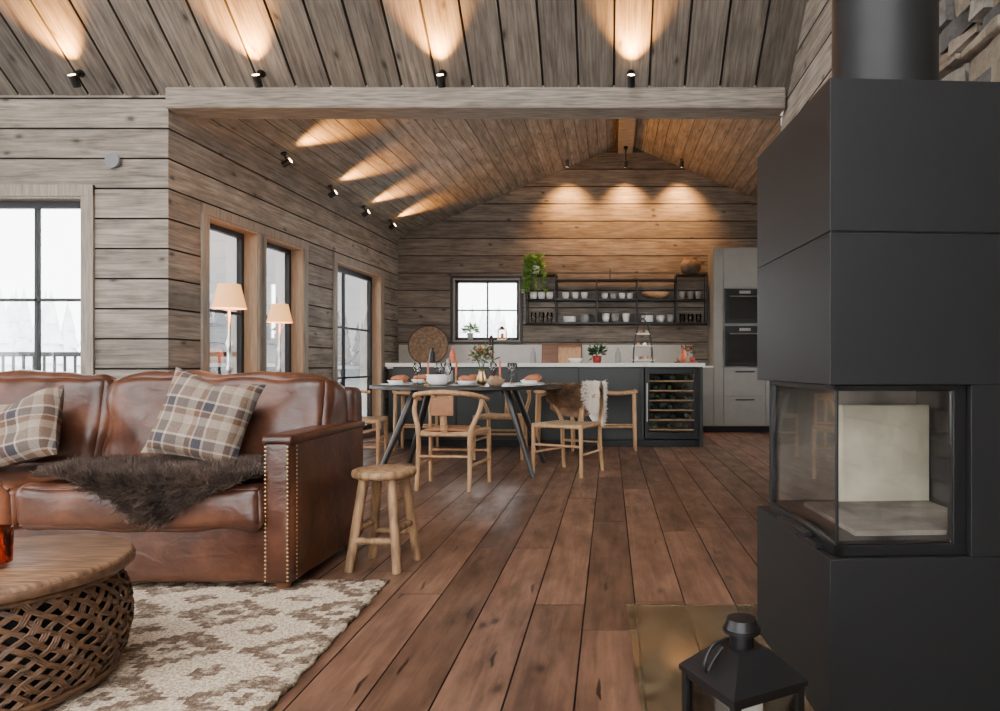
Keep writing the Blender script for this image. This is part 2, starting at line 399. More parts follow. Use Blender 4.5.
XL,XR,YB,YF=-7.5,1.37,-2.6,5.25
SL=0.84; EZ=3.06; YR=1.3
planks('floor',lambda u,v:Vector((v,u,-0.022)),(0,0,1),YB,10.35,XL,3.8,0.2,FLOOR,seg=2.6,ch=0.0028)
up=Vector((0,-1,SL)).normalized(); Lf=(YF+0.05-YR)*math.sqrt(1+SL*SL)
planks('ceiling_living',lambda u,v:Vector((v,YF+0.05,EZ-0.05*SL+0.018))+up*u,(0,-SL,-1),0,Lf,XL-0.03,XR+0.02,0.27,CEIL,th=0.030,ch=0.009)
up2=Vector((0,1,0.84)).normalized(); Lb=(YR-YB)*math.sqrt(1+SL*SL)
planks('ceiling_rear',lambda u,v:Vector((v,YB,EZ+0.0)) +up2*u,(0,SL,-1),0,Lb,XL-0.03,XR+0.02,0.27,CEIL,openings=[(0.8,3.9,-6.6,-4.4),(0.8,3.9,-3.6,-1.4),(0.8,3.9,-0.8,0.9)],th=0.022,ch=0.01)  # openings are unseen skylights added to let in more daylight
LW=(-5.30,-4.06,0.30,2.26)
planks('wall_front',lambda u,v:Vector((u,YF+0.022,v)),(0,-1,0),XL,-3.41,0,EZ+0.03,0.232,WALL,openings=[LW])
def gclip(v):
    if v<=EZ: return (YB,YF+0.1)
    k=(v-EZ)/SL
    return (YB+k,YF-k)
planks('wall_left',lambda u,v:Vector((XL,u,v)),(1,0,0),YB,YF+0.05,0,6.4,0.232,WALL,openings=[(-1.8,0.6,0.3,2.6),(1.2,4.2,0.3,2.6)],clip=gclip)  # unseen window openings added for daylight
def gclip2(v):
    l,h=gclip(v); return (l,h if v>3.0 else 5.48)
planks('wall_right',lambda u,v:Vector((XR+0.022,u,v)),(-1,0,0),YB,5.48,0,6.4,0.232,WALL,clip=gclip2)
planks('wall_rear',lambda u,v:Vector((u,YB,v)),(0,1,0),XL,XR+0.02,0,EZ+0.05,0.232,WALL,openings=[(-6.9,-4.1,0.2,2.7),(-3.7,-0.9,0.2,2.7),(-0.5,1.0,0.2,2.7)])  # unseen glazing openings added to bring sky light into the room
A0=Vector((-3.41,5.25,0)); A1=Vector((-3.21,10.3,0)); AU=(A1-A0).normalized(); AL=(A1-A0).length
AN=Vector((AU.y,-AU.x,0))
O1=(0.47,1.23,0.10,2.22);O2=(1.35,2.11,0.10,2.22);O3=(2.92,4.35,0.05,2.22)
planks('wall_kitchen_left',lambda u,v:A0+AU*u+Vector((0,0,v))-AN*0.022,AN,-0.0,AL,0,3.016,0.232,WALL,openings=[O1,O2,O3])
RX,RZ,KE=0.23,4.33,2.89
def kclip(v):
    if v<=KE: return (-3.3,3.75)
    t=(v-KE)/(RZ-KE); return (-3.21+(RX+3.21)*t,3.67-(3.67-RX)*t)
BW=(-2.38,-1.36,1.32,2.28)
planks('wall_kitchen_back',lambda u,v:Vector((u,10.322,v)),(0,-1,0),-3.3,3.75,0,4.4,0.262,BWALL,openings=[BW],clip=kclip)
planks('wall_kitchen_right',lambda u,v:Vector((3.70,u,v)),(-1,0,0),5.4,10.35,0,2.9,0.232,WALL,openings=[(6.2,9.2,0.9,2.5)])  # hidden window opening added to brighten the kitchen
def kclip3(v):
    l,h=kclip(v); return (l-0.2 if v<=KE else l-0.15,h)
planks('wall_kitchen_gable',lambda u,v:Vector((u,5.46,v)),(0,1,0),-3.45,3.75,0,4.4,0.262,WALL,openings=[(-3.45,1.37,-0.1,2.96)],clip=kclip3)
def bil(p00,p10,p11,p01,UL,VL):
    p00,p10,p11,p01=map(Vector,(p00,p10,p11,p01))
    def g(u,v):
        a=u/UL;b=v/VL
        return (p00*(1-a)+p10*a)*(1-b)+(p01*(1-a)+p11*a)*b
    return g
SLn=math.hypot(3.5,1.44)
planks('ceiling_kitchen_left',bil((-3.43,5.3,2.935),(-3.21,10.33,2.885),(RX,10.33,RZ),(RX,5.3,RZ),5.05,SLn),(0.4,0,-1),0,5.05,0,SLn,0.145,KCEIL,th=0.012,ch=0.003)
planks('ceiling_kitchen_right',bil((3.72,5.3,2.87),(3.72,10.33,2.87),(RX,10.33,RZ),(RX,5.3,RZ),5.05,SLn),(-0.4,0,-1),0,5.05,0,SLn,0.145,KCEIL,th=0.012,ch=0.003)
b=MB(); b.box(-3.405,1.345,5.20,5.45,2.925,3.105,BEAM); b.obj('tie_beam',0.012)
b=MB(); b.box(0.12,0.34,5.50,10.29,4.16,4.30,BEAM); b.obj('ridge_beam',0.008)

# windows -----------------------------------------------------------------
def window(name,O,U,NI,op,mull=(),bars=(),depth=0.17,casing=0.085,jamb=JAMB,fr=0.045,trimmat=TRIM):
    U=Vector(U).normalized();NI=Vector(NI).normalized();O=Vector(O)
    M=Matrix(((U.x,NI.x,0,O.x),(U.y,NI.y,0,O.y),(U.z,NI.z,1,O.z),(0,0,0,1)))
    u0,u1,z0,z1=op; w=MB(); d=-depth; t=0.02
    for (a,bb) in ((u0,u0+t),(u1-t,u1)): w.box(a,bb,d,0.012,z0,z1,jamb,M)
    w.box(u0,u1,d,0.012,z1-t,z1,jamb,M); w.box(u0,u1,d,0.03,z0,z0+t,jamb,M)
    c=casing
    w.box(u0-c,u0+0.004,0.001,0.024,z0-c,z1+c,trimmat,M); w.box(u1-0.004,u1+c,0.001,0.024,z0-c,z1+c,trimmat,M)
    w.box(u0-c,u1+c,0.001,0.026,z1-0.004,z1+c,trimmat,M); w.box(u0-c,u1+c,0.001,0.026,z0-c,z0+0.004,trimmat,M)
    a,bb,e,g=u0+t,u1-t,z0+t,z1-t
    y0,y1=d+0.005,d+0.055
    w.box(a,a+fr,y0,y1,e,g,BLACKW,M);w.box(bb-fr,bb,y0,y1,e,g,BLACKW,M)
    w.box(a,bb,y0,y1,g-fr,g,BLACKW,M);w.box(a,bb,y0,y1,e,e+fr,BLACKW,M)
    for m in mull: w.box(m-0.012,m+0.012,y0+0.005,y1-0.005,e,g,BLACKW,M)
    for m in bars: w.box(a,bb,y0+0.005,y1-0.005,m-0.012,m+0.012,BLACKW,M)
    w.box(a,bb,d+0.028,d+0.032,e,g,GLASS,M)
    return w.obj(name,0.003)
window('window_1',(0,YF,0),(1,0,0),(0,-1,0),LW,mull=(-4.51,-4.86),bars=(1.47,),depth=0.14,jamb=TRIM,fr=0.05)
window('window_2',A0,AU,AN,O1,bars=(1.44,))
window('window_3',A0,AU,AN,O2,bars=(1.44,))
window('door_1',A0,AU,AN,O3,mull=(3.45,),bars=(1.44,0.8),fr=0.06)
window('window_4',(0,10.30,0),(1,0,0),(0,-1,0),BW,mull=(-1.87,),bars=(1.80,),depth=0.12,jamb=TRIM,trimmat=BLACKW,casing=0.035)
window('window_5',(3.68,0,0),(0,1,0),(-1,0,0),(6.2,9.2,0.9,2.5),mull=(7.1,8.3))  # unseen window added so daylight reaches the kitchen
for i,o in enumerate([(-1.8,0.6,0.3,2.6),(1.2,4.2,0.3,2.6)]):  # unseen end-wall windows, added as daylight sources
    window('window_%d'%(6+i),(XL+0.022,0,0),(0,1,0),(1,0,0),o,mull=((o[0]+o[1])/2,),bars=(1.44,))
for i,o in enumerate([(-6.9,-4.1,0.2,2.7),(-3.7,-0.9,0.2,2.7),(-0.5,1.0,0.2,2.7)]):  # unseen rear windows behind the camera, added for fill daylight
    window('window_%d'%(8+i),(0,YB+0.022,0),(1,0,0),(0,1,0),o,mull=((o[0]+o[1])/2,),bars=(1.44,))

# outdoors
b=MB(); b.add([(-150,-150,-0.6),(150,-150,-0.6),(150,150,-0.6),(-150,150,-0.6)],[(0,1,2,3)],SNOW); b.obj('snow_ground')
b=MB(); b.box(-10,-3.75,5.6,7.4,-0.2,-0.04,SNOW); b.obj('snowy_deck')
b=MB()
for i in range(56):
    x=-10+i*0.11
    b.box(x-0.01,x+0.01,7.25,7.27,-0.04,1.05,BLACKW)
b.box(-10.05,-3.9,7.23,7.29,1.05,1.10,BLACKW); b.box(-10.05,-3.9,7.24,7.28,0.05,0.08,BLACKW)
b.obj('balcony_railing')
b=MB()
for i in range(520):
    a=ru(math.radians(88),math.radians(178)); d=ru(50,110); x=d*math.cos(a);y=10+d*math.sin(a); h=ru(3.5,6.5)*(d/50)**0.7; w=h*0.2
    b.cyl((x,y,-0.6),(x,y,0.2),0.12,TREE,seg=5)
    for k in range(4):
        z=-0.3+h*k*0.22; b.cyl((x,y,z),(x,y,z+h*0.38),w*(1-k*0.22),TREE,r1=0.02,seg=7,sm=False)
b.obj('conifer_forest')

# ---------------------------------------------------------------- SOFA
s=MB(); xr=-1.32; xl=-4.65; y0=2.82; y1=3.66
s.rbox(((xr+xl)/2,(y0+0.03+y1-0.03)/2,0.165),(xr-xl-0.1,y1-y0-0.06,0.25),0.02,LEATHER,n=12,puff=0.004)
for xo in (xr-0.06,xl+0.06):
    s.rbox((xo,(y0+y1)/2,0.35),(0.12,y1-y0,0.62),0.028,LEATHER,n=16,puff=0.006,wr=0.004,seed=xo)
    s.rbox((xo,(y0+y1)/2,0.640),(0.135,y1-y0+0.01,0.045),0.020,LEATHER,n=14,puff=0.003)
s.rbox(((xr+xl)/2,3.585,0.46),(xr-xl-0.01,0.15,0.76),0.04,LEATHER,n=18,puff=0.004)
for i in range(3):
    cx=-1.44-0.5-i*1.025
    s.rbox((cx,3.10,0.365),(1.015,0.63,0.185),0.045,LEATHER,n=26,puff=0.022,wr=0.018,seed=i*9)
    for zz in (0.292,0.442):
        e=[(cx-0.49,2.80,zz),(cx+0.49,2.80,zz)]
        s.tube(smooth(e,10),0.006,LEATHER,seg=6)
    Mx=Matrix.Translation((cx+(0.03 if i==0 else 0),3.40,0.672))@Matrix.Rotation(math.radians(-11),4,'X')
    s.rbox((0,0,0),(1.06 if i==0 else 1.01,0.24,0.44),0.058,LEATHER,n=32,puff=0.026,wr=0.028,M=Mx,seed=i*5+2)
    s.tube(smooth([(-0.50,-0.085,0.16),(-0.3,-0.10,0.185),(0.3,-0.10,0.185),(0.50,-0.085,0.16)],8),0.006,LEATHER,seg=6,M=Mx)
for xo in (xr-0.06,xl+0.06):
    for k in range(34):
        z=0.06+k*0.0168
        for xx in (xo-0.046,xo+0.046): s.sph((xx,y0-0.008,z),0.0048,BRASS,seg=8,sc=(1,0.5,1))
        s.sph((xo+(0.066 if xo>-3 else -0.066),y0+0.035,z),0.0048,BRASS,seg=8,sc=(0.5,1,1))
    for yy in (y0+0.06,y1-0.06):
        s.cyl((xo,yy,0.0),(xo,yy,0.06),0.028,WOODD,r1=0.036,seg=12)
SOFA=s.obj('leather_sofa')

def pillow(name,c,rx,ry,rz,w,h,t=0.075):
    p=MB(); n=22; vs=[];fs=[]
    for sg in (1,-1):
        o=len(vs)
        for i in range(n+1):
            for j in range(n+1):
                u=-1+2*i/n; v=-1+2*j/n
                x=u*(1-0.10*(1-v*v)*abs(u)) ; y=v*(1-0.10*(1-u*u)*abs(v))
                if v>0: y-=0.16*v*math.exp(-(u/0.35)**2)
                z=sg*t*((1-u**4)*(1-v**4))**0.5*(1+0.22*noise.noise(Vector((u*2+c[0],v*2,sg))))
                vs.append((x*w/2,y*h/2,z))
        for i in range(n):
            for j in range(n):
                q=(o+i*(n+1)+j,o+(i+1)*(n+1)+j,o+(i+1)*(n+1)+j+1,o+i*(n+1)+j+1)
                fs.append(q if sg>0 else q[::-1])
    p.add(vs,fs,PLAID,True)
    Mx=Matrix.Translation(c)@Matrix.Rotation(rz,4,'Z')@Matrix.Rotation(rx,4,'X')@Matrix.Rotation(ry,4,'Z')
    p.obj(name,matrix=Mx)
pillow('plaid_pillow',(-1.84,3.09,0.715),math.radians(72),math.radians(-12),math.radians(6),0.42,0.41)
pillow('plaid_pillow',(-2.70,3.10,0.655),math.radians(64),math.radians(18),math.radians(-6),0.40,0.36)

t=MB()
def throwpt(a,bq):
    x=-2.44+0.98*a
    back=0.24+0.05*math.sin(a*7+0.5); k=min(1,max(0,(a-0.20)/0.35)); front=0.22+0.18*k*(0.80+0.20*math.sin(a*13))
    edge=math.sin(math.pi*min(1,max(0,a)))**0.28
    L=-back*edge+(back+front)*edge*bq
    if L<0.17:
        p=Vector((x,2.99-L,0.484+0.01*math.sin(x*14+L*11))); nn=Vector((0,0,1))
    elif L<0.27:
        q=(L-0.17)/0.10*math.pi/2; p=Vector((x,2.82-0.055*math.sin(q),0.484-0.055*(1-math.cos(q)))); nn=Vector((0,-math.sin(q),math.cos(q)))
    else:
        p=Vector((x,2.762,0.429-(L-0.27))); nn=Vector((0,-1,0.1))
    return p,nn
vs=[];fs=[];na,nb=44,24
for sh in (0,1):
    for i in range(na+1):
        for j in range(nb+1):
            p,nn=throwpt(i/na,j/nb); vs.append(p+nn*(0.008 if sh else 0))
    o=sh*(na+1)*(nb+1)
    for i in range(na):
        for j in range(nb):
            fs.append((o+i*(nb+1)+j,o+i*(nb+1)+j+1,o+(i+1)*(nb+1)+j+1,o+(i+1)*(nb+1)+j))
t.add(vs,fs,FURD,True)
t.fur(lambda:throwpt(ru(0.01,0.99),R()),32000,0.055,FURD,w=0.0017,comb=Vector((0.15,-0.4,-0.15)),rnd=0.75)
t.obj('sheepskin_throw')

# ---------------------------------------------------------------- rug
r=MB(); n=60; vs=[];fs=[]
for i in range(n+1):
    for j in range(n+1):
        u=i/n;v=j/n; y=0.75+2.23*v; x=-3.9+2.94*u - (0.07*v)*u+0.06*u
        vs.append((x+0.006*math.sin(j*1.7),y,0.014+0.003*noise.noise(Vector((i*.7,j*.7,0)))))
for i in range(n):
    for j in range(n): fs.append((i*(n+1)+j,(i+1)*(n+1)+j,(i+1)*(n+1)+j+1,i*(n+1)+j+1))
r.add(vs,fs,RUG,True)
ob=r.obj('patterned_rug'); ob.location.z=0.0
so=ob.modifiers.new('s','SOLIDIFY'); so.thickness=0.012; so.offset=1

# ---------------------------------------------------------------- coffee table
c=MB(); cx,cy,Rr=-1.79,1.96,0.34
c.lathe([(0.0,0.333),(Rr-0.01,0.333),(Rr,0.340),(Rr+0.002,0.362),(Rr-0.006,0.370),(0.0,0.370)],(cx,cy,0),TOPW,seg=64,cap=False)
c.lathe([(Rr+0.001,0.332),(Rr+0.007,0.338),(Rr+0.007,0.352),(Rr+0.001,0.356)],(cx,cy,0),WICK,seg=64,cap=False)
def rb(z): 
    q=z/0.33; return 0.265+0.072*math.sin(math.pi*(0.10+0.74*q))
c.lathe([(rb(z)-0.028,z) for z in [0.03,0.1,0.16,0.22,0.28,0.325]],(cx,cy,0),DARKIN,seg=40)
NW=40
for sgn in (1,-1):
    for k in range(NW):
        for dd in (-0.020,0.0,0.020):
            pts=[]
            for q in range(25):
                z=0.022+0.305*q/24; a=2*math.pi*k/NW+dd*1.1+sgn*(1.15*q/24)+0.02*math.sin(q*1.1+k*2.3)
                rr=rb(z)+0.0055*math.cos(math.pi*(q*0.26*2+k)+ (0 if sgn>0 else math.pi))
                pts.append((cx+rr*math.cos(a),cy+rr*math.sin(a),z))
            c.tube(pts,0.0036,WICK,seg=5)
for z0 in (0.024,0.325,0.034,0.316):
    pts=[(cx+rb(z0)*math.cos(2*math.pi*i/48),cy+rb(z0)*math.sin(2*math.pi*i/48),z0) for i in range(48)]
    c.tube(pts,0.010,WICK,seg=6,closed=True)
ob=c.obj('woven_coffee_table'); ob.location.z=0.027
g=MB(); g.lathe([(0.030,0),(0.040,0.003),(0.042,0.10),(0.039,0.10),(0.037,0.006),(0.0,0.006)],(-1.725,1.905,0.397),ORG,seg=24); g.cyl((-1.725,1.905,0.404),(-1.725,1.905,0.44),0.03,PINK)
g.obj('orange_candle_holder')
g=MB(); g.lathe([(0.0,0),(0.05,0.0),(0.055,0.02),(0.05,0.16),(0.03,0.19),(0.03,0.20),(0.0,0.20)],(-1.865,2.04,0.397),LIN,seg=24,cap=False); g.obj('rust_vase')

# ---------------------------------------------------------------- stool
st=MB(); sx,sy=-1.075,3.24
st.lathe([(0,0.425),(0.135,0.425),(0.147,0.432),(0.149,0.445),(0.145,0.458),(0.135,0.463),(0,0.465)],(sx,sy,0),STOOLW,seg=40,cap=False)
for k in range(4):
    a=math.radians(38+90*k); ca,sa=math.cos(a),math.sin(a)
    st.cyl((sx+0.165*ca,sy+0.165*sa,0),(sx+0.095*ca,sy+0.095*sa,0.43),0.021,STOOLW,r1=0.024,seg=14)
for k in range(4):
    a=math.radians(38+90*k);b2=math.radians(128+90*k); h=0.14+0.05*(k%2); q=0.165-0.07*h/0.43
    st.cyl((sx+q*math.cos(a),sy+q*math.sin(a),h),(sx+q*math.cos(b2),sy+q*math.sin(b2),h),0.016,STOOLW,seg=10)
st.obj('wooden_stool')

# ---------------------------------------------------------------- dining
def wishbone(name,loc,rz,extra=None):
    c=MB()
    for sx in (-1,1):
        c.tube(smooth([(sx*0.245,0.215,0),(sx*0.245,0.215,0.2),(sx*0.24,0.215,0.445)],4),lambda t:0.0145+0.005*t,OAK,seg=10)
        c.tube(smooth([(sx*0.205,-0.235,0),(sx*0.20,-0.20,0.25),(sx*0.205,-0.19,0.45),(sx*0.255,-0.13,0.60),(sx*0.262,-0.08,0.70)],5),lambda t:0.0155+0.004*math.sin(t*3.1),OAK,seg=10)
        c.cyl((sx*0.245,0.21,0.19),(sx*0.203,-0.205,0.19),0.011,OAK,seg=8)
        c.cyl((sx*0.24,0.21,0.425),(sx*0.203,-0.19,0.425),0.016,OAK,seg=8)
    c.cyl((-0.24,0.215,0.26),(0.24,0.215,0.26),0.011,OAK,seg=8); c.cyl((-0.2,-0.205,0.26),(0.2,-0.205,0.26),0.011,OAK,seg=8)
    c.cyl((-0.24,0.215,0.425),(0.24,0.215,0.425),0.016,OAK,seg=8); c.cyl((-0.2,-0.19,0.425),(0.2,-0.19,0.425),0.016,OAK,seg=8)
    for k in range(26):
        t=k/25; y=-0.185+0.40*t; hw=0.198+0.042*t
        c.tube([(-hw,y,0.442),(-hw*0.5,y,0.436),(0,y,0.431),(hw*0.5,y,0.436),(hw,y,0.442)],0.0085,CORD,seg=6)
    c.tube(smooth([(-0.275,0.06,0.685),(-0.268,-0.08,0.705),(-0.20,-0.21,0.735),(0,-0.265,0.752),(0.20,-0.21,0.735),(0.268,-0.08,0.705),(0.275,0.06,0.685)],7),lambda t:0.0145+0.006*math.sin(math.pi*t),OAK,seg=10)
    def strip(pts,w,th):
        P=smooth(pts,5)
        for i in range(len(P)-1):
            a,b2=P[i],P[i+1]; vs=[]
            for q in (a,b2):
                for dx,dy in((-w,-th),(w,-th),(w,th),(-w,th)): vs.append((q.x+dx,q.y+dy,q.z))
            c.add(vs,[(0,1,5,4),(1,2,6,5),(2,3,7,6),(3,0,4,7),(3,2,1,0),(4,5,6,7)],OAK,True)
    strip([(0,-0.195,0.43),(0,-0.215,0.53),(0,-0.228,0.60)],0.026,0.006)
    strip([(0.008,-0.226,0.585),(0.03,-0.24,0.66),(0.075,-0.25,0.745)],0.015,0.006)
    strip([(-0.008,-0.226,0.585),(-0.03,-0.24,0.66),(-0.075,-0.25,0.745)],0.015,0.006)
    if extra: extra(c)
    return c.obj(name,loc=loc,rotz=rz)
def seatpad(c):
    c.rbox((0,0.02,0.455),(0.36,0.34,0.02),0.009,TANL,n=8,puff=0.006)
    c.rbox((0,-0.245,0.66),(0.17,0.012,0.17),0.005,TANL,n=6)
def furry(c):
    def surf(cx,w,top,dn,off):
        def f():
            a=ru(-1,1); q=R(); x=cx+a*w*math.sqrt(max(0.02,1-(2*q-1)**4))
            yb=-0.265+0.25*(x/0.27)**2*0.75
            if q<0.5: zz=top-dn*(1-2*q)*1.0; return Vector((x,yb-0.035-off,zz)),Vector((0,-1,0.2))
            zz=top-dn*0.7*(2*q-1); return Vector((x,yb+0.03+off,zz)),Vector((0,1,0.2))
        return f
    for cx,w,top,dn,off,m in ((0.085,0.19,0.785,0.31,0.0,FURM),(-0.18,0.17,0.81,0.40,0.010,FURW)):
        f=surf(cx,w,top,dn,off)
        for side in (-1,1):
            vs=[];fs=[]
            for i in range(11):
                x=cx+w*(-1+2*i/10); yb=-0.265+0.25*(x/0.27)**2*0.75
                for j in range(7):
                    vs.append((x,yb+side*(0.03+off)*(1 if j else 0.2),top-dn*(1 if side<0 else 0.7)*j/6*(1-0.25*abs(-1+2*i/10)**3)))
            for i in range(10):
                for j in range(6): fs.append((i*7+j,(i+1)*7+j,(i+1)*7+j+1,i*7+j+1))
            c.add(vs,fs,m,True)
        c.fur(f,8500,0.048,m,w=0.0028,comb=Vector((0,0,-0.6)))
wishbone('dining_chair',(-1.25,5.38,0),math.radians(-4),seatpad)
wishbone('dining_chair',(-0.36,6.08,0),math.radians(152),furry)
wishbone('dining_chair',(-2.42,6.55,0),math.radians(-80))
wishbone('dining_chair',(-1.12,7.10,0),math.radians(176))

tb=MB(); tx,ty=-1.31,6.22
def ell(z,a,b2,n=64): return [(tx+a*math.cos(2*math.pi*i/n),ty+b2*math.sin(2*math.pi*i/n),z) for i in range(n)]
n=64; vs=ell(0.742,0.82,0.53)+ell(0.75,0.87,0.58)+ell(0.772,0.87,0.58)+ell(0.776,0.865,0.575)
fs=[(j*n+i,j*n+(i+1)%n,(j+1)*n+(i+1)%n,(j+1)*n+i) for j in range(3) for i in range(n)]
tb.add(vs,fs,TABLEB,False); tb.add(vs,[tuple(range(n-1,-1,-1)),tuple(range(3*n,4*n))],TABLEB)
tb.box(tx-0.35,tx+0.35,ty-0.2,ty+0.2,0.70,0.742,TABLEB)
for a,b2 in((-1,-1),(1,-1),(1,1),(-1,1)):
    tb.cyl((tx+a*0.66,ty+b2*0.46,0),(tx+a*0.40,ty+b2*0.24,0.742),0.022,TABLEB,r1=0.032,seg=12)
tb.obj('oval_dining_table')
for i,(dx,dy) in enumerate([(-0.58,-0.20),(0.08,-0.40),(0.60,-0.22),(-0.50,0.25),(0.0,0.38),(0.56,0.22)]):
    p=MB(); x,y=tx+dx,ty+dy
    p.lathe([(0,0),(0.08,0.0),(0.135,0.012),(0.132,0.016),(0.08,0.006),(0,0.006)],(x,y,0.777),CERB if i%2 else WHITE,seg=28,cap=False)
    p.lathe([(0,0.008),(0.05,0.008),(0.082,0.045),(0.078,0.047),(0.045,0.014),(0,0.014)],(x,y,0.777),WHITE,seg=28,cap=False)
    p.rbox((x+0.02,y,0.838),(0.13,0.09,0.035),0.012,LIN,n=7,puff=0.014,wr=0.02,seed=i)
    p.obj('place_setting')
    gxx,gyy=x+0.17*(1 if dx<0.0 or i==4 else -1),y+0.05
    w=MB()
    w.lathe([(0.032,0),(0.032,0.003),(0.005,0.008),(0.004,0.085),(0.02,0.10),(0.038,0.14),(0.031,0.20),(0.029,0.20),(0.036,0.14),(0.018,0.103),(0.0,0.095)],(gxx,gyy,0.777),CLEAR,seg=18); w.obj('wine_glass')
def leafspray(b,c,n,spread,m,size,up=0.5,droop=0):
    for _ in range(n):
        d=Vector((ru(-1,1),ru(-1,1),ru(-0.3,1)*up)).normalized()*ru(0.3,1)*spread
        if droop: d.z-=droop*abs(d.x+d.y)*R()
        p=Vector(c)+d; ax=d.normalized(); sd=ax.cross(Vector((ru(-1,1),ru(-1,1),1))).normalized(); s_=size*ru(0.6,1.2)
        nn=ax.cross(sd)*s_*0.15
        b.add([p-ax*s_*0.5,p+sd*s_*0.35+nn,p+ax*s_*0.7,p-sd*s_*0.35+nn],[(0,1,2,3)],m,True)
fxv,fyv=-1.19,6.30
v=MB(); v.lathe([(0,0),(0.035,0),(0.05,0.04),(0.03,0.1),(0.025,0.13),(0.03,0.14)],(fxv,fyv,0.777),BRASS,seg=20,cap=False)
for i in range(12):
    a=R()*6.28; e=Vector((fxv+0.10*math.cos(a),fyv+0.10*math.sin(a),0.777+ru(0.22,0.34)))
    v.tube(smooth([(fxv,fyv,0.86),(fxv*0.6+e.x*0.4,fyv*.6+e.y*.4,1.0),e],4),0.002,LEAFD,seg=5)
leafspray(v,(fxv,fyv,1.03),110,0.13,LEAFD,0.035,1.0); leafspray(v,(fxv,fyv,1.05),70,0.13,LIN,0.035,1.0); leafspray(v,(fxv,fyv,1.04),50,0.12,LEAF,0.03,1.0)
v.obj('flower_vase')
for dx in (-0.10,0.30,-0.36):
    v=MB(); v.lathe([(0.035,0),(0.035,0.006),(0.008,0.012),(0.008,0.07),(0.014,0.085)],(tx+dx,ty+0.02,0.777),BRASS,seg=16); v.cyl((tx+dx,ty+0.02,0.862),(tx+dx,ty+0.02,1.0),0.009,PINK,seg=10); v.obj('candlestick')
v=MB()
for i in range(3): v.lathe([(0,0),(0.06,0),(0.11,0.05),(0.105,0.052),(0.05,0.012),(0,0.012)],(tx-0.22,ty-0.16,0.777+i*0.022),WHITE,seg=24,cap=False)
v.obj('serving_bowl')
v=MB(); v.lathe([(0,0),(0.05,0),(0.085,0.06),(0.08,0.06),(0.05,0.01),(0,0.01)],(tx+0.33,ty-0.40,0.777),TRAY,seg=24,cap=False)
for q in range(7): v.sph((tx+0.33+0.035*math.cos(q),ty-0.40+0.035*math.sin(q),0.835+0.01*(q%2)),0.024,(OAK,TANL)[q%2],seg=10)
v.obj('bread_basket')
v=MB(); v.lathe([(0,0),(0.03,0),(0.04,0.05),(0.035,0.13),(0.018,0.17),(0.02,0.24),(0,0.24)],(tx-0.2,ty+0.14,0.777),CERB,seg=20,cap=False); v.obj('water_carafe')

# ---------------------------------------------------------------- kitchen island
k=MB()
k.box(-2.55,0.40,7.99,8.62,0.08,0.94,GREEN); k.box(1.05,1.09,7.97,8.62,0.0,0.94,GREEN); k.box(-2.5,1.05,8.03,8.6,0.0,0.08,BLACK)
k.box(0.38,1.06,8.35,8.62,0.08,0.94,GREEN); 
for x in (-2.52,-1.8,-1.08,-0.36):
    k.box(x+0.004,x+0.712,7.975,7.992,0.09,0.93,GREEN)
k.box(-2.62,1.11,7.93,8.66,0.94,0.985,STONET)
k.obj('kitchen_island',0.003)
w=MB()
w.box(0.41,1.04,8.0,8.34,0.09,0.12,BLACK);w.box(0.41,1.04,8.0,8.34,0.88,0.93,BLACK)
w.box(0.41,0.44,8.0,8.34,0.12,0.88,BLACK);w.box(1.01,1.04,8.0,8.34,0.12,0.88,BLACK);w.box(0.44,1.01,8.30,8.34,0.12,0.88,BLACK)
w.box(0.41,0.46,7.97,7.995,0.10,0.92,BLACK);w.box(0.99,1.04,7.97,7.995,0.10,0.92,BLACK);w.box(0.46,0.99,7.97,7.995,0.86,0.92,BLACK);w.box(0.46,0.99,7.97,7.995,0.10,0.17,BLACK)
w.box(0.46,0.99,7.98,7.984,0.17,0.86,CLEAR); w.cyl((0.435,7.95,0.3),(0.435,7.95,0.75),0.008,SILVER,seg=8)
for i in range(6):
    z=0.19+i*0.115; w.box(0.45,1.0,8.02,8.035,z,z+0.016,OAK); w.box(0.45,1.0,8.035,8.28,z,z+0.006,BLACK)
    for q in range(3):
        xx=0.54+q*0.18+0.03*(i%2); w.cyl((xx,8.09,z+0.042),(xx,8.26,z+0.042),0.030,LEAFD,seg=12); w.cyl((xx,8.04,z+0.042),(xx,8.09,z+0.042),0.012,LEAFD,r1=0.028,seg=10)
w.obj('wine_cooler',0.002)
def barstool(loc):
    c=MB()
    for sx in (-1,1):
        for sy in (-1,1):
            c.tube([(sx*0.205,sy*0.15,0),(sx*0.19,sy*0.135,0.64)],lambda t:0.016+0.004*t,OAK,seg=10)
        c.cyl((sx*0.20,-0.145,0.2),(sx*0.20,0.145,0.2),0.011,OAK,seg=8); c.cyl((sx*0.19,-0.135,0.625),(sx*0.19,0.135,0.625),0.018,OAK,seg=8)
    for sy in (-1,1):
        c.cyl((-0.2,sy*0.145,0.27),(0.2,sy*0.145,0.27),0.011,OAK,seg=8)
        c.tube(smooth([(-0.215,sy*0.135,0.68),(-0.19,sy*0.135,0.655),(0,sy*0.135,0.64),(0.19,sy*0.135,0.655),(0.215,sy*0.135,0.68)],4),0.018,OAK,seg=8)
    for q in range(18):
        y=-0.13+0.26*q/17; c.tube([(-0.19,y,0.655),(-0.1,y,0.645),(0,y,0.642),(0.1,y,0.645),(0.19,y,0.655)],0.008,CORD,seg=6)
    c.obj('bar_stool',loc=loc)
barstool((0.08,7.72,0)); barstool((-0.62,7.72,0)); barstool((-2.2,7.72,0))

